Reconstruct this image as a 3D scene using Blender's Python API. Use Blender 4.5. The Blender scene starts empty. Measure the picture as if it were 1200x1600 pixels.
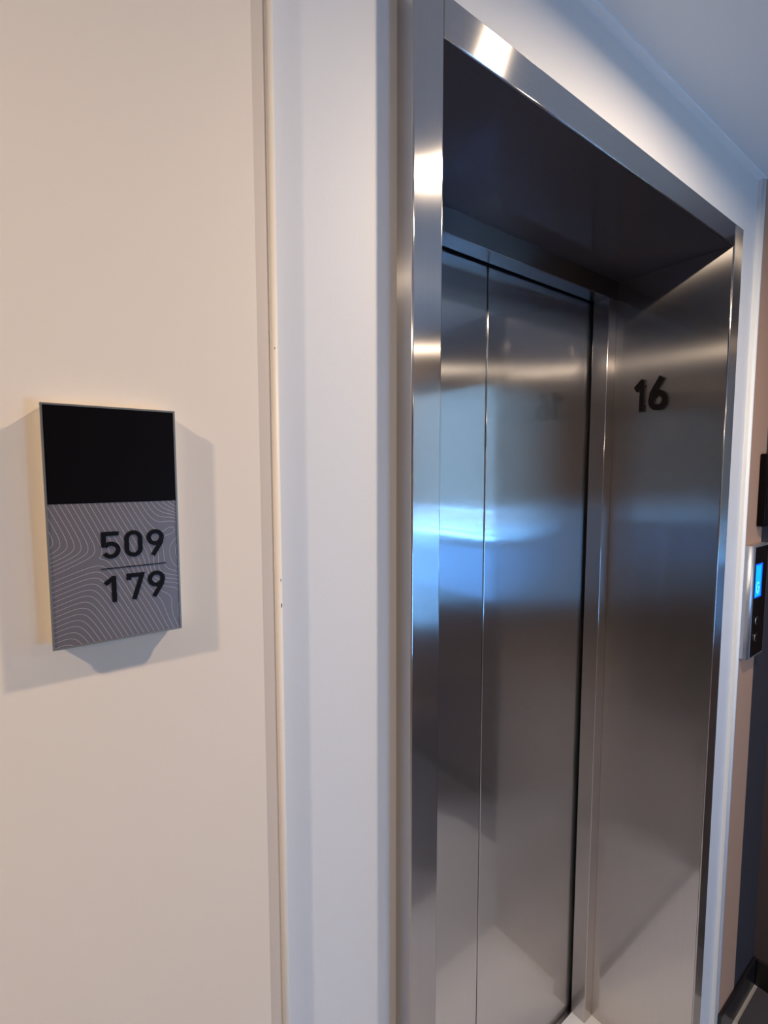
import bpy, bmesh, math, random
from mathutils import Vector, Matrix
random.seed(4)
S = bpy.context.scene
C = S.collection

# ------------------------------------------------------------------ camera, world, light, exposure
cam_d = bpy.data.cameras.new('camera'); cam = bpy.data.objects.new('camera', cam_d); C.objects.link(cam)
YAW, PITCH, ROLL, FPX = 0.6451346785, 0.0805480350, -0.000707716, 777.7173
fwd = Vector((math.sin(YAW)*math.cos(PITCH), math.cos(YAW)*math.cos(PITCH), -math.sin(PITCH)))
rgt = Vector((math.cos(YAW), -math.sin(YAW), 0)); upv = rgt.cross(fwd)
r2 = rgt*math.cos(ROLL)+upv*math.sin(ROLL); u2 = -rgt*math.sin(ROLL)+upv*math.cos(ROLL)
M = Matrix((r2, u2, -fwd)).transposed().to_4x4()
cam.matrix_world = M
cam_d.sensor_fit = 'VERTICAL'; cam_d.sensor_height = 24.0; cam_d.sensor_width = 18.0
cam_d.lens = FPX/1600*24.0; cam_d.clip_start = 0.01; cam_d.clip_end = 100
S.camera = cam

w = bpy.data.worlds.new('world'); S.world = w; w.use_nodes = True
nt = w.node_tree; bg = nt.nodes['Background']
bg.inputs['Color'].default_value = (0.20, 0.52, 1.0, 1); bg.inputs['Strength'].default_value = 19.0

S.view_settings.view_transform = 'Standard'; S.view_settings.look = 'None'
S.view_settings.gamma = 1.0; S.view_settings.use_curve_mapping = False
S.view_settings.exposure = 0.38

WARM = (1.0, 0.80, 0.60)
LAMP_W = 12
LAMPS = [(0.87, -0.01, 0.92), (-0.86, 0.01, 1.1), (1.60, -1.60, 0.9)]

# ------------------------------------------------------------------ dimensions (camera is the origin, X along the lift wall)
A, B, F, T = 0.42166, 1.30074, 0.44489, 0.49511      # clear opening, face plane, soffit height
AW = 0.04637                                          # face width of the steel surround
ZF = -1.60489
N, XR, ZN = 0.47353, 1.5105, 0.71311                 # niche plane, its right end, its top
W = N - 0.01478                                       # plane of the proud walls
Y1, Y2 = F+0.26313, F+0.31532                         # back of reveal, door plane
ST = 0.0389; ZH = 0.44732
XD, XE = 1.635, 1.80                                  # start of dark strip, end wall
XW0, YW0 = -3.4, -2.15                                # hall limits
ZC = ZN + 0.003

# ------------------------------------------------------------------ materials
def newmat(name):
    m = bpy.data.materials.new(name); m.use_nodes = True
    t = m.node_tree; t.nodes.clear()
    o = t.nodes.new('ShaderNodeOutputMaterial'); return m, t, o
def nd(t, kind, **kw):
    n = t.nodes.new(kind)
    for k, v in kw.items(): setattr(n, k, v)
    return n
def paint(name, col, rough=0.55, bump=0.05, scale=260, var=0.02, spec=0.3):
    m, t, o = newmat(name); p = nd(t, 'ShaderNodeBsdfPrincipled')
    tc = nd(t, 'ShaderNodeTexCoord')
    n1 = nd(t, 'ShaderNodeTexNoise'); n1.inputs['Scale'].default_value = scale; n1.inputs['Detail'].default_value = 3
    n2 = nd(t, 'ShaderNodeTexNoise'); n2.inputs['Scale'].default_value = 3.0; n2.inputs['Detail'].default_value = 4
    t.links.new(tc.outputs['Object'], n1.inputs['Vector']); t.links.new(tc.outputs['Object'], n2.inputs['Vector'])
    mx = nd(t, 'ShaderNodeMix', data_type='RGBA')
    mx.inputs['A'].default_value = (*[c*(1-var) for c in col], 1); mx.inputs['B'].default_value = (*[min(1, c*(1+var)) for c in col], 1)
    t.links.new(n2.outputs['Fac'], mx.inputs['Factor']); t.links.new(mx.outputs['Result'], p.inputs['Base Color'])
    b = nd(t, 'ShaderNodeBump'); b.inputs['Strength'].default_value = bump; b.inputs['Distance'].default_value = 0.001
    t.links.new(n1.outputs['Fac'], b.inputs['Height']); t.links.new(b.outputs['Normal'], p.inputs['Normal'])
    p.inputs['Roughness'].default_value = rough; p.inputs['Specular IOR Level'].default_value = spec
    t.links.new(p.outputs['BSDF'], o.inputs['Surface']); return m
def steel(name, brush, col=(0.58, 0.55, 0.535), r_wide=0.21, a_wide=0.79, r_fine=0.09, a_fine=0.25, mix=0.36, smudge=0.25):
    """brushed stainless steel; brush = world direction of the grain"""
    m, t, o = newmat(name)
    tc = nd(t, 'ShaderNodeTexCoord')
    sc = [900.0]*3
    k = max(range(3), key=lambda i: abs(brush[i])); sc[k] = 6.0
    mp = nd(t, 'ShaderNodeMapping'); mp.inputs['Scale'].default_value = sc
    t.links.new(tc.outputs['Object'], mp.inputs['Vector'])
    gr = nd(t, 'ShaderNodeTexNoise'); gr.inputs['Scale'].default_value = 1.0; gr.inputs['Detail'].default_value = 2
    t.links.new(mp.outputs['Vector'], gr.inputs['Vector'])
    sm = nd(t, 'ShaderNodeTexNoise'); sm.inputs['Scale'].default_value = 9.0; sm.inputs['Detail'].default_value = 5
    t.links.new(tc.outputs['Object'], sm.inputs['Vector'])
    cr = nd(t, 'ShaderNodeMix', data_type='RGBA')
    cr.inputs['A'].default_value = (*[c*0.93 for c in col], 1); cr.inputs['B'].default_value = (*[c*1.07 for c in col], 1)
    t.links.new(gr.outputs['Fac'], cr.inputs['Factor'])
    tg = nd(t, 'ShaderNodeCombineXYZ')
    for i, n in enumerate('XYZ'): tg.inputs[n].default_value = brush[i]
    rr = nd(t, 'ShaderNodeMapRange'); rr.inputs['From Min'].default_value = 0.35; rr.inputs['From Max'].default_value = 0.75
    rr.inputs['To Min'].default_value = r_fine*(1-smudge); rr.inputs['To Max'].default_value = r_fine*(1+smudge)
    t.links.new(sm.outputs['Fac'], rr.inputs['Value'])
    def gl(r, a):
        g = nd(t, 'ShaderNodeBsdfAnisotropic'); g.distribution = 'GGX'
        g.inputs['Roughness'].default_value = r; g.inputs['Anisotropy'].default_value = a
        t.links.new(cr.outputs['Result'], g.inputs['Color']); t.links.new(tg.outputs['Vector'], g.inputs['Tangent']); return g
    g1 = gl(r_wide, a_wide); g2 = gl(r_fine, a_fine); t.links.new(rr.outputs['Result'], g2.inputs['Roughness'])
    ms = nd(t, 'ShaderNodeMixShader'); ms.inputs['Fac'].default_value = mix
    t.links.new(g1.outputs['BSDF'], ms.inputs[1]); t.links.new(g2.outputs['BSDF'], ms.inputs[2])
    t.links.new(ms.outputs['Shader'], o.inputs['Surface']); return m
def plain(name, col, rough=0.5, metal=0.0, spec=0.5, emit=None, es=0):
    m, t, o = newmat(name); p = nd(t, 'ShaderNodeBsdfPrincipled')
    tc = nd(t, 'ShaderNodeTexCoord'); n2 = nd(t, 'ShaderNodeTexNoise'); n2.inputs['Scale'].default_value = 40
    t.links.new(tc.outputs['Object'], n2.inputs['Vector'])
    mr = nd(t, 'ShaderNodeMapRange'); mr.inputs['To Min'].default_value = rough*0.9; mr.inputs['To Max'].default_value = min(1, rough*1.1)
    t.links.new(n2.outputs['Fac'], mr.inputs['Value']); t.links.new(mr.outputs['Result'], p.inputs['Roughness'])
    p.inputs['Base Color'].default_value = (*col, 1); p.inputs['Metallic'].default_value = metal
    p.inputs['Specular IOR Level'].default_value = spec
    if emit: p.inputs['Emission Color'].default_value = (*emit, 1); p.inputs['Emission Strength'].default_value = es
    t.links.new(p.outputs['BSDF'], o.inputs['Surface']); return m

M_BEIGE = paint('beige_wall_paint', (0.80, 0.685, 0.565))
M_BROWN = paint('brown_wall_paint', (0.46, 0.28, 0.19))
M_HALL = paint('hall_wall_paint', (0.48, 0.42, 0.38))
M_STRIP = paint('beige_edge_shade', (0.62, 0.515, 0.42))  # darker beige stands in for shade on the turned-back edge strip
M_BEAD = paint('edge_bead_paint', (0.76, 0.67, 0.56), rough=0.4)
M_WHITE = paint('white_wall_paint', (0.69, 0.68, 0.67), bump=0.08)
M_TRIMW = paint('lit_trim_white', (0.82, 0.87, 0.91), rough=0.5)  # extra pale blue-white puts the light on the niche returns into the colour
M_CEIL = paint('ceiling_paint', (0.71, 0.75, 0.79))
M_CHAR = paint('charcoal_paint', (0.045, 0.042, 0.05), rough=0.5)
M_END = paint('end_wall_paint', (0.075, 0.058, 0.062), rough=0.6)
M_BASE = plain('black_skirting', (0.012, 0.010, 0.012), 0.35)
M_STEEL_V_X = steel('steel_vertical_grain_front', (0, 0, 1))
M_STEEL_V_Y = steel('steel_vertical_grain_side', (0, 0, 1))
M_DOOR = steel('steel_door_grain', (0, 0, 1), col=(0.56, 0.55, 0.55))
M_STEEL_H = steel('steel_level_grain', (1, 0, 0))
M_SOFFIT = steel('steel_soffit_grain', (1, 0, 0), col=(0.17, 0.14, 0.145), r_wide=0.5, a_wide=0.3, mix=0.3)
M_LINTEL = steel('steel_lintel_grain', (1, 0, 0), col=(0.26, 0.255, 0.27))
M_GAP = plain('black_gap', (0.004, 0.004, 0.005), 0.6, spec=0.1)
M_SILL = paint('pale_sill_stone', (0.78, 0.77, 0.77), rough=0.35)
M_BLACK = plain('black_print', (0.004, 0.003, 0.0035), 0.3, spec=0.08)
M_DIGIT = plain('black_digit', (0.005, 0.004, 0.0045), 0.4, spec=0.12)
M_SIGNSIDE = plain('cream_sign_side', (0.80, 0.78, 0.70), 0.45)
M_SIGNFRAME = plain('sign_frame_metal', (0.23, 0.22, 0.20), 0.35, metal=0.6)
M_SIGNPLATE = plain('sign_grey_metal', (0.20, 0.165, 0.16), 0.42, metal=0.6)
M_LINES = plain('pale_engraved_line', (0.56, 0.51, 0.49), 0.5, metal=0.2)
M_SILVER = plain('satin_silver', (0.52, 0.54, 0.58), 0.42, metal=0.85)
M_CHROME = plain('chrome', (0.75, 0.75, 0.75), 0.12, metal=1.0)
M_SCREEN = plain('blue_screen', (0.0, 0.02, 0.1), 0.3, emit=(0.0, 0.09, 1.0), es=1.1)
M_SCREENB = plain('bright_blue_screen', (0.0, 0.05, 0.2), 0.3, emit=(0.0, 0.32, 1.0), es=1.3)
M_GLYPH = plain('pale_blue_glyph', (0.1, 0.3, 0.6), 0.3, emit=(0.15, 0.65, 1.0), es=1.2)

def floor_mat():
    m, t, o = newmat('floor_stone'); p = nd(t, 'ShaderNodeBsdfPrincipled')
    tc = nd(t, 'ShaderNodeTexCoord'); n = nd(t, 'ShaderNodeTexNoise'); n.inputs['Scale'].default_value = 14; n.inputs['Detail'].default_value = 6
    t.links.new(tc.outputs['Object'], n.inputs['Vector'])
    mx = nd(t, 'ShaderNodeMix', data_type='RGBA'); mx.inputs['A'].default_value = (0.41, 0.405, 0.42, 1); mx.inputs['B'].default_value = (0.48, 0.475, 0.49, 1)
    t.links.new(n.outputs['Fac'], mx.inputs['Factor']); t.links.new(mx.outputs['Result'], p.inputs['Base Color'])
    p.inputs['Roughness'].default_value = 0.4
    t.links.new(p.outputs['BSDF'], o.inputs['Surface']); return m
M_FLOOR = floor_mat()
def glass_mat():
    m, t, o = newmat('window_glass')
    tr = nd(t, 'ShaderNodeBsdfTransparent'); gl = nd(t, 'ShaderNodeBsdfAnisotropic'); gl.inputs['Roughness'].default_value = 0.02
    tr.inputs['Color'].default_value = (0.93, 0.97, 1, 1)
    ms = nd(t, 'ShaderNodeMixShader'); ms.inputs['Fac'].default_value = 0.08
    t.links.new(tr.outputs['BSDF'], ms.inputs[1]); t.links.new(gl.outputs['BSDF'], ms.inputs[2]); t.links.new(ms.outputs['Shader'], o.inputs['Surface']); return m
M_GLASS = glass_mat()
def tint_mat(name, tint):
    m, t, o = newmat(name)
    tr = nd(t, 'ShaderNodeBsdfTransparent'); tr.inputs['Color'].default_value = (*tint, 1)
    df = nd(t, 'ShaderNodeBsdfDiffuse'); df.inputs['Color'].default_value = (0.5, 0.55, 0.55, 1)
    wv = nd(t, 'ShaderNodeTexWave'); wv.inputs['Scale'].default_value = 60; wv.bands_direction = 'Z'
    tc = nd(t, 'ShaderNodeTexCoord'); t.links.new(tc.outputs['Object'], wv.inputs['Vector'])
    mr = nd(t, 'ShaderNodeMapRange'); mr.inputs['To Min'].default_value = 0.12; mr.inputs['To Max'].default_value = 0.22
    t.links.new(wv.outputs['Fac'], mr.inputs['Value'])
    ms = nd(t, 'ShaderNodeMixShader'); t.links.new(mr.outputs['Result'], ms.inputs['Fac'])
    t.links.new(tr.outputs['BSDF'], ms.inputs[1]); t.links.new(df.outputs['BSDF'], ms.inputs[2]); t.links.new(ms.outputs['Shader'], o.inputs['Surface']); return m
M_TINT_TOP = tint_mat('top_tint', (0.42, 0.34, 0.29))
M_TINT_MID = tint_mat('mid_tint', (0.60, 0.50, 0.46))
M_TINT_LOW = tint_mat('low_tint_sheet', (0.22, 0.26, 0.32))

# ------------------------------------------------------------------ mesh helpers
def box(bm, x0, x1, y0, y1, z0, z1, bevel=0, seg=2):
    r = bmesh.ops.create_cube(bm, size=1)
    vs = r['verts']
    for v in vs:
        v.co = Vector(((x0+x1)/2+v.co.x*(x1-x0), (y0+y1)/2+v.co.y*(y1-y0), (z0+z1)/2+v.co.z*(z1-z0)))
    if bevel:
        es = list({e for v in vs for e in v.link_edges})
        bmesh.ops.bevel(bm, geom=es, offset=bevel, segments=seg, affect='EDGES', profile=0.5)
def prism(bm, prof, axis, a, b):
    """extrude a closed 2D profile along axis; prof in the two other axes, in cyclic-free order (x,y)/(x,z)/(y,z)"""
    def P(p, h):
        if axis == 'Z': return (p[0], p[1], h)
        if axis == 'Y': return (p[0], h, p[1])
        return (h, p[0], p[1])
    v0 = [bm.verts.new(P(p, a)) for p in prof]; v1 = [bm.verts.new(P(p, b)) for p in prof]
    n = len(prof)
    bm.faces.new(v0); bm.faces.new(v1[::-1])
    for i in range(n): bm.faces.new((v0[i], v1[i], v1[(i+1) % n], v0[(i+1) % n]))
def cyl(bm, c, r, h, axis='Y', n=32, r2=None, bevel=0):
    rot = {'Z': Matrix.Identity(4), 'Y': Matrix.Rotation(math.pi/2, 4, 'X'), 'X': Matrix.Rotation(math.pi/2, 4, 'Y')}[axis]
    r_ = bmesh.ops.create_cone(bm, cap_ends=True, segments=n, radius1=r, radius2=r if r2 is None else r2, depth=h, matrix=Matrix.Translation(c) @ rot)
    if bevel:
        es = [e for e in {e for v in r_['verts'] for e in v.link_edges} if len(e.link_faces) == 2 and any(len(f.verts) > 4 for f in e.link_faces)]
        bmesh.ops.bevel(bm, geom=es, offset=bevel, segments=3, affect='EDGES', profile=0.5)
def obj(name, bm, mat, parent=None, smooth=False):
    bmesh.ops.recalc_face_normals(bm, faces=bm.faces)
    me = bpy.data.meshes.new(name); bm.to_mesh(me); bm.free()
    if smooth:
        for p in me.polygons: p.use_smooth = p.area < 2e-5 or (len(p.vertices) == 4 and min((me.vertices[a].co-me.vertices[b].co).length for a, b in p.edge_keys) < 0.0045)
    me.materials.append(mat)
    o = bpy.data.objects.new(name, me); C.objects.link(o)
    if parent:
        o.parent = parent; o.matrix_parent_inverse = Matrix.Translation(parent.location).inverted()
    return o
def nb(): return bmesh.new()
def struct(name, bm, mat, parent=None, smooth=False):
    o = obj(name, bm, mat, parent, smooth)
    if not parent: o['kind'] = 'structure'
    return o
def thing(name, label, cat, loc=(0, 0, 0), group=None):
    o = bpy.data.objects.new(name, None); C.objects.link(o); o.location = loc; o.empty_display_size = 0.05
    o['label'] = label; o['category'] = cat
    if group: o['group'] = group
    return o
bpy.context.view_layer.update()

# ------------------------------------------------------------------ room shell
TH = 0.14
YB = 1.25                                            # back of the lift shaft lobby
bm = nb(); box(bm, XW0-TH, XE+0.9, YW0-TH, YB, ZF-0.12, ZF); struct('floor', bm, M_FLOOR)
bm = nb(); box(bm, XW0-TH, XE+0.45, YW0-TH, YB, ZC, ZC+0.12); struct('ceiling', bm, M_CEIL)

# left wall with the room sign: plane, softly turned-back edge strip, raised bead
XL = 0.2165
bm = nb(); box(bm, XW0, 0.195, W, W+TH, ZF, ZC)
wl = struct('wall_left', bm, M_BEIGE)
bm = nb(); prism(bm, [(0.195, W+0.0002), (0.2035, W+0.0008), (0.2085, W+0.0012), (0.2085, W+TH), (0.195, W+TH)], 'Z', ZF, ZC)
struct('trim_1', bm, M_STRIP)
bm = nb()
prof = [(0.2085, W+0.0012)]
for i in range(9):
    a = math.pi*(1-i/8)
    prof.append((0.2125+0.004*math.cos(a), W+0.0015-0.0035*math.sin(a)))
prof += [(XL, N+0.01), (0.2085, N+0.01)]
prism(bm, prof, 'Z', ZF, ZC)
bead = struct('trim_2', bm, M_BEAD, smooth=True)
for (zz, hh, xx, sw) in ((0.1193, 0.0022, 0.2118, 0.0005), (-0.1085, 0.0030, 0.2140, 0.0005), (-0.1345, 0.0042, 0.2143, 0.0008)):
    bm = nb(); box(bm, xx-sw/2, xx+sw/2, W-0.0022, W+0.002, zz-hh/2, zz+hh/2, bevel=0.0002, seg=1)
    obj('paint_chip', bm, M_BASE, bead)
# niche wall around the lift opening
for bb in ((XL-0.008, A-0.031, ZF, ZC), (B+0.031, XR+0.02, ZF, ZC), (A-0.031, B+0.031, T+0.014, ZC)):
    bm = nb(); box(bm, bb[0], bb[1], N, N+TH, bb[2], bb[3]); struct('wall_center', bm, M_WHITE)
# right wall beyond the niche, with pale rounded edge
bm = nb(); box(bm, XR+0.0075, XD, W, W+TH, ZF, ZC); struct('wall_right', bm, M_BROWN)
R_ = 0.006
def arc(cx, cy, r, a0, a1, n=6):
    return [(cx+r*math.cos(math.radians(a0+(a1-a0)*i/n)), cy+r*math.sin(math.radians(a0+(a1-a0)*i/n))) for i in range(n+1)]
bm = nb()
prism(bm, [(XR, N+0.01), ] + arc(XR+R_, W+R_, R_, 180, 270) + [(XR+0.0075, W), (XR+0.0075, N+0.01)], 'Z', ZF, ZN)
struct('trim_3', bm, M_TRIMW, smooth=True)
bm = nb(); box(bm, XL, XR+0.0075, W-0.0005, N, ZN, ZC); struct('trim_4', bm, M_TRIMW)
# charcoal strip next to the end wall
bm = nb(); box(bm, XD, XE, W+0.0003, W+TH, ZF, ZC); struct('trim_5', bm, M_CHAR)
# end wall with a deep window; glass stands at the outer side of a thick wall
WY0, WY1, WZ0, WZ1 = -1.45, -0.02, -0.70, 0.48
XO = XE+0.12
BX0, BX1, BZ0, BZ1 = 1.26, 1.76, -1.15, -0.25
bm = nb()
box(bm, XE, XO, WY1, W+TH, ZF, ZC)
box(bm, XE, XO, YW0, WY0, ZF, ZC)
box(bm, XE, XO, WY0, WY1, ZF, WZ0)
box(bm, XE, XO, WY0, WY1, WZ1, ZC)
struct('wall_end', bm, M_END)
win = struct('window_1', (lambda b: (box(b, XO-0.05, XO-0.01, WY0, WY0+0.05, WZ0, WZ1), box(b, XO-0.05, XO-0.01, WY1-0.05, WY1, WZ0, WZ1),
      box(b, XO-0.05, XO-0.01, WY0+0.05, WY1-0.05, WZ0, WZ0+0.05), box(b, XO-0.05, XO-0.01, WY0+0.05, WY1-0.05, WZ1-0.05, WZ1)) and b)(nb()), M_CHAR)
bm = nb(); box(bm, XO-0.032, XO-0.028, WY0+0.05, WY1-0.05, WZ0+0.05, WZ1-0.05); obj('window_pane', bm, M_GLASS, win)
bm = nb(); cyl(bm, (XE+0.05, (WY0+WY1)/2, -0.305), 0.010, WY1-WY0, 'Y', 20); obj('window_rail', bm, M_CHROME, win, True)
bm = nb(); box(bm, XO-0.05, XO-0.01, WY0+0.05, WY1-0.05, -0.385, -0.345); obj('window_transom', bm, M_CHAR, win)
bm = nb(); box(bm, XO-0.075, XO-0.072, WY0+0.03, WY1-0.03, -0.19, WZ1-0.02); obj('top_tint_sheet', bm, M_TINT_TOP, win)  # three tint sheets added to band the window light mirrored in the steel
bm = nb(); box(bm, XO-0.075, XO-0.072, WY0+0.03, WY1-0.03, -0.29, -0.192); obj('mid_tint_sheet', bm, M_TINT_MID, win)
bm = nb(); box(bm, XO-0.075, XO-0.072, WY0+0.03, WY1-0.03, WZ0+0.01, -0.33); obj('low_tint_sheet', bm, M_TINT_LOW, win)
# remaining hall walls; unseen window added in the back one for blue fill
bm = nb(); box(bm, XW0-TH, BX0, YW0-TH, YW0, ZF, ZC); box(bm, BX1, XE+0.45, YW0-TH, YW0, ZF, ZC)
box(bm, BX0, BX1, YW0-TH, YW0, ZF, BZ0); box(bm, BX0, BX1, YW0-TH, YW0, BZ1, ZC); struct('wall_back', bm, M_HALL)
wb = struct('fill_window', (lambda b: (box(b, BX0, BX0+0.04, YW0-TH+0.01, YW0-TH+0.05, BZ0, BZ1), box(b, BX1-0.04, BX1, YW0-TH+0.01, YW0-TH+0.05, BZ0, BZ1),
      box(b, BX0+0.04, BX1-0.04, YW0-TH+0.01, YW0-TH+0.05, BZ0, BZ0+0.04), box(b, BX0+0.04, BX1-0.04, YW0-TH+0.01, YW0-TH+0.05, BZ1-0.04, BZ1)) and b)(nb()), M_CHAR)
bm = nb(); box(bm, BX0+0.04, BX1-0.04, YW0-TH+0.028, YW0-TH+0.032, BZ0+0.04, BZ1-0.04); obj('window_pane', bm, M_GLASS, wb)
bm = nb(); box(bm, XW0-TH, XW0, YW0, W+TH, ZF, ZC); struct('wall_far', bm, M_HALL)
# lift shaft shell behind the doors
bm = nb()
box(bm, XL, XL+0.05, N+TH, YB, ZF, ZC); box(bm, XD, XD+0.05, W+TH, YB, ZF, ZC); box(bm, XL, XD+0.05, YB-0.03, YB, ZF, ZC)
struct('wall_shaft', bm, M_GAP)
# skirting
BH = 0.088
bm = nb(); box(bm, XR+0.004, XE, W-0.009, W, ZF, ZF+BH, bevel=0.003); struct('baseboard_right', bm, M_BASE)
bm = nb(); box(bm, XW0, XL-0.01, W-0.009, W, ZF, ZF+BH, bevel=0.003); struct('baseboard_left', bm, M_BASE)
bm = nb(); box(bm, XE-0.009, XE, YW0, W-0.01, ZF, ZF+BH, bevel=0.003); struct('baseboard_end', bm, M_BASE)

bm = nb(); prism(bm, [(0.95, -1.9), (1.785, -1.9), (1.785, 0.44), (1.62, 0.44), (1.60, 0.0), (1.40, -0.42), (0.95, -0.42)], 'Z', ZF, ZF+0.007)  # added mat, outline shaped to darken what doors and jamb reflect
mat_o = obj('floor_mat', bm, plain('charcoal_mat', (0.05, 0.045, 0.05), 0.9)); mat_o['label'] = 'added dark mat by the end wall, shaped to darken reflections in the steel'; mat_o['category'] = 'mat'

# ------------------------------------------------------------------ the lift entrance
lift = thing('elevator_entrance', 'brushed stainless steel elevator entrance with closed two-leaf door set in the white wall', 'elevator', ((A+B)/2, F, ZF))
SB = 0.0022
G = 0.0004
# surround (jambs full height, head between them)
FT = 0.0035
bm = nb(); box(bm, A-AW, A, F, Y1, ZF, T+AW, bevel=SB, seg=3); obj('jamb', bm, M_STEEL_V_X, lift, True)
bm = nb(); box(bm, B, B+AW, F, F+FT, ZF, T+AW, bevel=0.0012, seg=2); box(bm, B+0.013, B+AW, F+FT, F+0.030, ZF, T+AW); obj('jamb', bm, M_STEEL_V_X, lift, True)
bm = nb(); box(bm, A+G, B-G, F+0.0003, F+FT, T, T+AW, bevel=0.0012, seg=2); box(bm, A+G, B-G, F+FT, F+0.030, T+0.013, T+AW); obj('head', bm, M_STEEL_H, lift, True)
# the reveal lining
bm = nb(); box(bm, B, B+0.012, F+FT, Y1, ZF, T+0.012); obj('reveal_panel', bm, M_STEEL_V_Y, lift)
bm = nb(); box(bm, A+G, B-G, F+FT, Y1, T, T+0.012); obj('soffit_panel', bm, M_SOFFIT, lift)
# inner stepped frame
GAPY = 0.0085
bm = nb(); box(bm, B-ST, B+0.03, Y1+0.0003, Y2-GAPY, ZF, ZH-G, bevel=0.0012, seg=2); obj('inner_post', bm, M_STEEL_V_Y, lift, True)
bm = nb(); box(bm, A-0.03, A+ST, Y1+0.0003, Y2-GAPY, ZF, ZH-G, bevel=0.0012, seg=2); obj('inner_post', bm, M_STEEL_V_Y, lift, True)
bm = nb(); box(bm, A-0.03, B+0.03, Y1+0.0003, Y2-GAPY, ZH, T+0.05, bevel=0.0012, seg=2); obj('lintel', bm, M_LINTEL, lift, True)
# the two door leaves meeting in the middle
XM = 0.8570
def leaf(x0, x1):
    b = nb(); box(b, x0, x1, Y2, Y2+0.03, ZF+0.006, ZH+0.06, bevel=0.0022, seg=3); return b
obj('door_leaf', leaf(A-0.05, XM-0.0016), M_DOOR, lift, True)
obj('door_leaf', leaf(XM+0.0006, B+0.05), M_DOOR, lift, True)
bm = nb(); box(bm, XM-0.004, XM+0.004, Y2+0.004, Y2+0.028, ZF+0.01, ZH+0.05); obj('door_seal', bm, M_GAP, lift)
# sill: pale plate with running groove
bm = nb()
box(bm, A, B, F, Y2-0.012, ZF-0.004, ZF+0.003); obj('sill', bm, M_SILL, lift)
bm = nb(); box(bm, A-0.03, B+0.03, Y2-0.0115, Y2+0.03, ZF-0.004, ZF+0.002); obj('sill_track', bm, M_STEEL_H, lift)

# ------------------------------------------------------------------ digits from strokes (DIN-like)
def stroke(bm, pts, wd, to3, th, closed=False):
    """a flat ribbon along pts (2D) with mitred joints, extruded by th; to3(x,z,h)->3D"""
    P = [Vector(p) for p in pts]; n = len(P); L = []
    for i in range(n):
        if closed: a = P[(i-1) % n]; c = P[(i+1) % n]
        else: a = P[i-1] if i else None; c = P[i+1] if i < n-1 else None
        d1 = (P[i]-a).normalized() if a is not None else None
        d2 = (c-P[i]).normalized() if c is not None else None
        if d1 is None: d1 = d2
        if d2 is None: d2 = d1
        t = (d1+d2).normalized(); nrm = Vector((-t.y, t.x)); k = max(0.35, nrm.dot(Vector((-d1.y, d1.x))))
        L.append((P[i]+nrm*wd/2/k, P[i]-nrm*wd/2/k))
    vs = [[bm.verts.new(to3(q.x, q.y, h)) for q in (l, r) for h in (0, th)] for l, r in L]
    m = n if closed else n-1
    for i in range(m):
        a, b = vs[i], vs[(i+1) % n]      # l0 l1 r0 r1
        bm.faces.new((a[1], a[3], b[3], b[1])); bm.faces.new((a[0], b[0], b[2], a[2]))
        bm.faces.new((a[0], a[1], b[1], b[0])); bm.faces.new((a[2], b[2], b[3], a[3]))
    if not closed:
        bm.faces.new((vs[0][0], vs[0][2], vs[0][3], vs[0][1])); bm.faces.new((vs[-1][0], vs[-1][1], vs[-1][3], vs[-1][2]))
def ell(cx, cy, rx, ry, a0, a1, n=20):
    return [(cx+rx*math.cos(math.radians(a0+(a1-a0)*i/n)), cy+ry*math.sin(math.radians(a0+(a1-a0)*i/n))) for i in range(n+1)]
def digit(ch, s=0.155):
    """strokes of one digit in a box 0.62 wide, 1 high; s = stroke width"""
    h = s/2; w_ = 0.62
    if ch == '1': return [([(0.36, 0.0), (0.36, 1.0-0.02)], False), ([(0.07, 0.70), (0.36+h*0.4, 0.945)], False)]
    if ch == '7': return [([(h, 0.76), (h, 1-h), (w_-h*1.05, 1-h), (0.24, 0.0)], False)]
    if ch == '0': return [(ell(w_/2, 1-0.31, w_/2-h, 0.31-h, 0, 180, 16)+ell(w_/2, 0.31, w_/2-h, 0.31-h, 180, 360, 16), True)]
    if ch == '5':
        r = 0.31-h*0.95
        return [([(w_-0.04, 1-h), (h, 1-h), (h, 0.43)], False), (ell(w_/2-0.005, 0.315, r, 0.315-h, 148, -152, 28), False)]
    if ch in '96':
        r = 0.31-h
        c = [(ell(w_/2, 1-0.31, r, 0.31-h, 0, 360, 32)[:-1], True), ([(w_/2+r*0.97, 1-0.33), (w_/2+r*0.90, 0.575), (0.50, 0.47), (0.205, 0.0)], False)]
        if ch == '6': c = [([(w_-x, 1-y) for x, y in p], k) for p, k in c]
        return c
def put_digit(name, ch, parent, fn, th, mat, s=0.155):
    b = nb()
    for k, (pts, cl) in enumerate(digit(ch, s)): stroke(b, pts, s, fn, th*(1-0.06*k), cl)
    return obj(name, b, mat, parent)

# floor number 16, raised black characters on the reveal panel
num = thing('floor_number', 'raised black floor number 16 fixed to the right steel reveal of the elevator', 'sign', (B, 0.60, 0.152))
HN = 0.0815
def fn16(y0, z0, sx=0.92):
    # reads left to right as y decreases; height along Z; thickness towards -X
    return lambda x, z, h: (B-0.0016-h, y0-x*HN*sx*0.80, z0+z*HN)
put_digit('digit', '1', num, fn16(0.6535, 0.1515), 0.005, M_DIGIT, 0.18)
put_digit('digit', '6', num, fn16(0.6150, 0.1515, 1.14), 0.005, M_DIGIT, 0.18)
for (yy, zz) in ((0.625, 0.165), (0.625, 0.215), (0.605, 0.17), (0.5835, 0.16)):
    bm = nb(); cyl(bm, (B-0.0008, yy, zz), 0.0025, 0.0018, 'X', 10); obj('standoff', bm, M_DIGIT, num)

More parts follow.
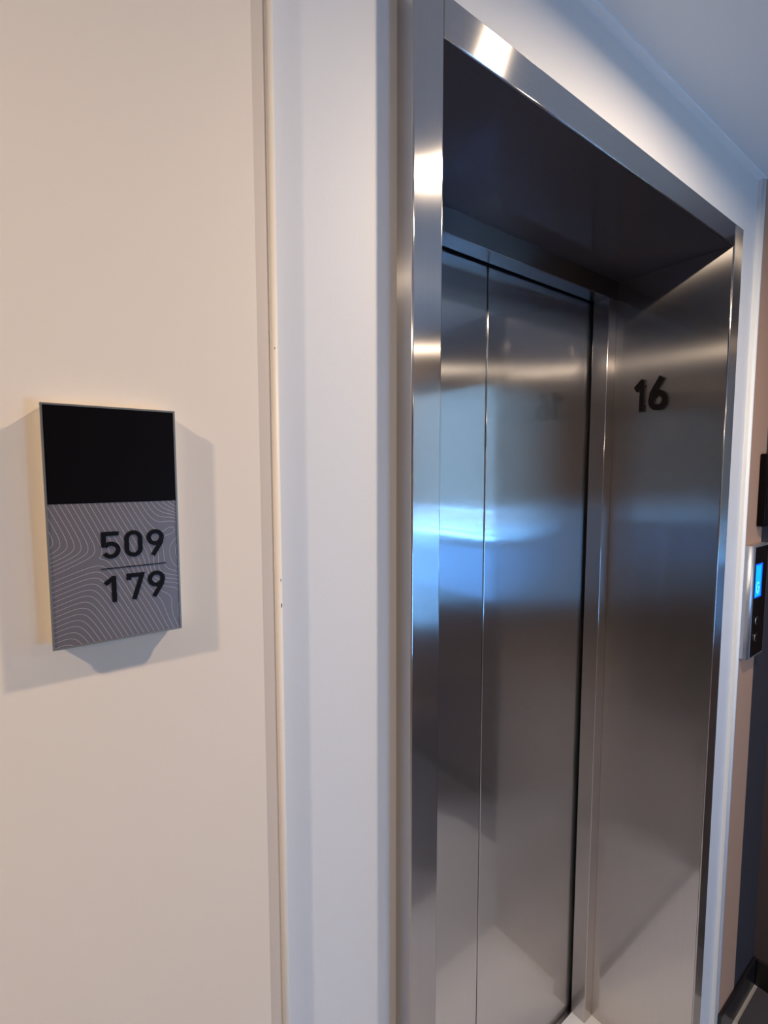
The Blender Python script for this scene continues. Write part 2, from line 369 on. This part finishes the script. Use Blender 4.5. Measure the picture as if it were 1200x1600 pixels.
# ------------------------------------------------------------------ room sign 509 / 179
SX0, SX1, SZ0, SZ1 = 0.0204, 0.1137, -0.1348, 0.0506
SY = W-0.0165
sign = thing('room_sign', 'black and patterned grey room number sign reading 509 over 179 on the beige wall', 'sign', ((SX0+SX1)/2, W, SZ0))
bm = nb(); box(bm, SX0+0.0012, SX1-0.0012, SY+0.0035, W, SZ0+0.0012, SZ1-0.0012, bevel=0.0006); obj('backing', bm, M_SIGNSIDE, sign, True)
bm = nb()
fwid = 0.0014
box(bm, SX0, SX0+fwid, SY, SY+0.0035, SZ0, SZ1); box(bm, SX1-fwid, SX1, SY, SY+0.0035, SZ0, SZ1)
box(bm, SX0+fwid, SX1-fwid, SY, SY+0.0035, SZ0, SZ0+fwid); box(bm, SX0+fwid, SX1-fwid, SY, SY+0.0035, SZ1-fwid, SZ1)
obj('frame', bm, M_SIGNFRAME, sign)
ZS = -0.0240
bm = nb(); box(bm, SX0+fwid, SX1-fwid, SY+0.0005, SY+0.0035, ZS, SZ1-fwid); obj('black_panel', bm, M_BLACK, sign)
bm = nb(); box(bm, SX0+fwid, SX1-fwid, SY+0.0008, SY+0.0035, SZ0+fwid, ZS); gp = obj('number_plate', bm, M_SIGNPLATE, sign)
# contour lines: iso-lines of a smooth field over the plate
PX0, PX1, PZ0, PZ1 = SX0+fwid, SX1-fwid, SZ0+fwid, ZS
PW, PH = PX1-PX0, PZ1-PZ0
def smax(a, b, k): return 0.5*(a+b+math.sqrt((a-b)**2+k*k))
def smin(a, b, k): return -smax(-a, -b, k)
ST_A = math.radians(-65); RI_A = math.radians(21)
sn = (-math.sin(ST_A), math.cos(ST_A)); rn = (-math.sin(RI_A), math.cos(RI_A))
AS = PH/PW
def DS(u, v): return u*sn[0]+v*sn[1]
def DR(u, v): return u*rn[0]+v*rn[1]
PS, QS = (0.41, 0.62*AS), (0.12, 0.02*AS)
K1 = (DS(*PS)-DS(*QS))/(DR(*PS)-DR(*QS)); K2 = 1.25
C1 = DS(*PS)-K1*DR(*PS); C2 = DS(*PS)+K2*DR(*PS)
def field(u, v):                    # u right 0..1, v up 0..AS (in plate widths)
    dst = DS(u, v); dr = DR(u, v)
    low = smax(dst, K1*dr+C1, 0.10)
    top = smax(dst, C2-K2*dr, 0.10)
    f = smin(low, top, 0.03)
    for (cu, cv, am, s1) in ((1.02, 0.80*AS, -0.20, 0.16), (0.84, 0.46*AS, 0.055, 0.12), (1.04, 0.30*AS, -0.13, 0.17)):
        f += am*math.exp(-((u-cu)**2+(v-cv)**2)/(s1*s1))
    return f
NU, NV = 96, int(96*AS)
grid = [[field(i/NU, AS*j/NV) for j in range(NV+1)] for i in range(NU+1)]
bm = nb(); LW = 0.00032
def seg(bm, a, b):
    ax, az = PX0+a[0]*PW, PZ0+a[1]*PW; bx, bz = PX0+b[0]*PW, PZ0+b[1]*PW
    d = Vector((bx-ax, bz-az))
    if d.length < 1e-7: return
    d.normalize(); n_ = Vector((-d.y, d.x))*LW/2; e = d*LW*0.15; y = SY+0.00065
    bm.faces.new([bm.verts.new(p) for p in ((ax-e.x+n_.x, y, az-e.y+n_.y), (ax-e.x-n_.x, y, az-e.y-n_.y), (bx+e.x-n_.x, y, bz+e.y-n_.y), (bx+e.x+n_.x, y, bz+e.y+n_.y))])
SP = 0.039
for i in range(NU):
    for j in range(NV):
        q = [(i, j), (i+1, j), (i+1, j+1), (i, j+1)]; vals = [grid[a][b] for a, b in q]
        lo, hi = min(vals), max(vals)
        k = math.ceil(lo/SP)
        while k*SP < hi:
            L = k*SP; pts = []
            for e in range(4):
                v0, v1 = vals[e], vals[(e+1) % 4]
                if (v0 < L) != (v1 < L):
                    t_ = (L-v0)/(v1-v0); p, r = q[e], q[(e+1) % 4]
                    pts.append(((p[0]+(r[0]-p[0])*t_)/NU, (p[1]+(r[1]-p[1])*t_)/NV*AS))
            for m_ in range(0, len(pts)-1, 2): seg(bm, pts[m_], pts[m_+1])
            k += 1
obj('contour_lines', bm, M_LINES, sign)
# numbers: px positions measured on the plate
DH = 0.0215
def fns(x0, z0, h_=DH): return lambda x, z, h: (x0+x*h_, SY+0.00045-h, z0+z*h_)
for ch, x0, z0 in (('5', 0.0556, -0.0685), ('0', 0.0719, -0.0686), ('9', 0.0884, -0.0688)): put_digit('digit', ch, sign, fns(x0, z0), 0.0004, M_DIGIT)
for ch, x0, z0 in (('1', 0.0555, -0.1038), ('7', 0.0724, -0.1036), ('9', 0.0881, -0.1036)): put_digit('digit', ch, sign, fns(x0, z0), 0.0004, M_DIGIT)
bm = nb(); box(bm, 0.0546, 0.1028, SY+0.00005, SY+0.00045, -0.0766, -0.0760); obj('divider_line', bm, M_DIGIT, sign)

# second sign, black, beyond the lift
s2 = thing('wall_sign', 'plain black sign on the wall strip beyond the elevator, above the call panel', 'sign', (1.63, W, -0.146))
bm = nb(); box(bm, 1.588, 1.680, W-0.018, W, -0.146, 0.047, bevel=0.004, seg=3); obj('backing', bm, M_BLACK, s2, True)
bm = nb(); box(bm, 1.591, 1.677, W-0.0195, W-0.0175, -0.143, 0.044, bevel=0.0006); obj('face_plate', bm, M_BLACK, s2)

# ------------------------------------------------------------------ call panel
CX0, CX1, CZ0, CZ1, CT = 1.5185, 1.640, -0.492, -0.192, 0.019
call = thing('call_panel', 'silver-sided elevator call panel with lit blue display and two round buttons', 'call panel', ((CX0+CX1)/2, W, CZ0))
bm = nb()
pr = [(CX0, W)] + arc(CX0+0.012, W-CT+0.012, 0.012, 180, 250, 6) + [(CX0+0.018, W-CT), (CX1-0.018, W-CT)] + arc(CX1-0.012, W-CT+0.012, 0.012, 290, 360, 6) + [(CX1, W)]
prism(bm, pr, 'Z', CZ0, CZ1); obj('body', bm, M_SILVER, call, True)
bm = nb(); box(bm, CX0+0.0155, CX1-0.0155, W-CT-0.0012, W-CT+0.001, CZ0+0.004, CZ1-0.004, bevel=0.0005); obj('face_plate', bm, M_BLACK, call)
YD = W-CT-0.0012
bm = nb(); box(bm, CX0+0.018, CX0+0.068, YD-0.0006, YD, -0.330, -0.240); dsp = obj('display', bm, M_SCREEN, call)
bm = nb(); box(bm, CX0+0.020, CX0+0.058, YD-0.0009, YD-0.0006, -0.326, -0.244); obj('lit_field', bm, M_SCREENB, dsp)
bm = nb(); stroke(bm, ell(CX0+0.038, -0.303, 0.010, 0.014, 40, 330, 18)+[(CX0+0.0475, -0.302), (CX0+0.040, -0.302)], 0.0035, lambda x, z, h: (x, YD-0.0009-h, z), 0.0003)
obj('floor_symbol', bm, M_GLYPH, dsp)
for zz in (-0.392, -0.437):
    bm = nb(); cyl(bm, (CX0+0.040, YD-0.0015, zz), 0.0105, 0.003, 'Y', 28, bevel=0.0008); bt = obj('button', bm, M_CHROME, call, True)
    bm = nb(); cyl(bm, (CX0+0.040, YD-0.0034, zz), 0.0075, 0.001, 'Y', 24); obj('button_centre', bm, M_DIGIT, bt)

# ------------------------------------------------------------------ ceiling downlights
M_LRING = plain('lamp_ring_white', (0.8, 0.8, 0.8), 0.4)
M_LCONE = plain('lamp_reflector', (0.7, 0.7, 0.7), 0.2, metal=1)
names = ['round recessed downlight in the ceiling in front of the elevator', 'round recessed downlight in the ceiling left of the room sign',
         'round recessed downlight near the window end of the hall', 'round recessed downlight by the back wall of the hall']
for (x, y, k), lab in zip(LAMPS, names):
    t = thing('ceiling_light', lab, 'lamp', (x, y, ZC), group='downlights in the hall ceiling')
    b = nb()
    n = 32; ro, ri = 0.058, 0.044
    rings = [(ro, ZC), (ro, ZC-0.003), (ri, ZC-0.003), (ri, ZC-0.0005)]
    vv = [[b.verts.new((x+r*math.cos(2*math.pi*i/n), y+r*math.sin(2*math.pi*i/n), z)) for i in range(n)] for r, z in rings]
    for a_, c_ in zip(vv, vv[1:]):
        for i in range(n): b.faces.new((a_[i], a_[(i+1) % n], c_[(i+1) % n], c_[i]))
    obj('ring', b, M_LRING, t, True)
    ld = bpy.data.lights.new('lamp', 'AREA'); ld.shape = 'DISK'; ld.size = 0.058; ld.energy = LAMP_W*k; ld.color = WARM; ld.spread = math.radians(172)
    lo = bpy.data.objects.new('lamp', ld); C.objects.link(lo); lo.parent = t; lo.location = (0, 0, -0.0045)
# daylight portals in the end window and the added fill window
for loc, rz, sx, sy in (((XO+0.01, (WY0+WY1)/2, (WZ0+WZ1)/2), math.pi/2, WY1-WY0-0.1, WZ1-WZ0-0.1),
                        (((BX0+BX1)/2, YW0-TH-0.01, (BZ0+BZ1)/2), 0, BX1-BX0-0.08, BZ1-BZ0-0.08)):
    pd = bpy.data.lights.new('daylight_portal', 'AREA'); pd.shape = 'RECTANGLE'; pd.size = sx; pd.size_y = sy
    pd.cycles.is_portal = True
    po = bpy.data.objects.new('daylight_portal', pd); C.objects.link(po); po.location = loc
    po.rotation_euler = (math.pi/2, 0, rz)
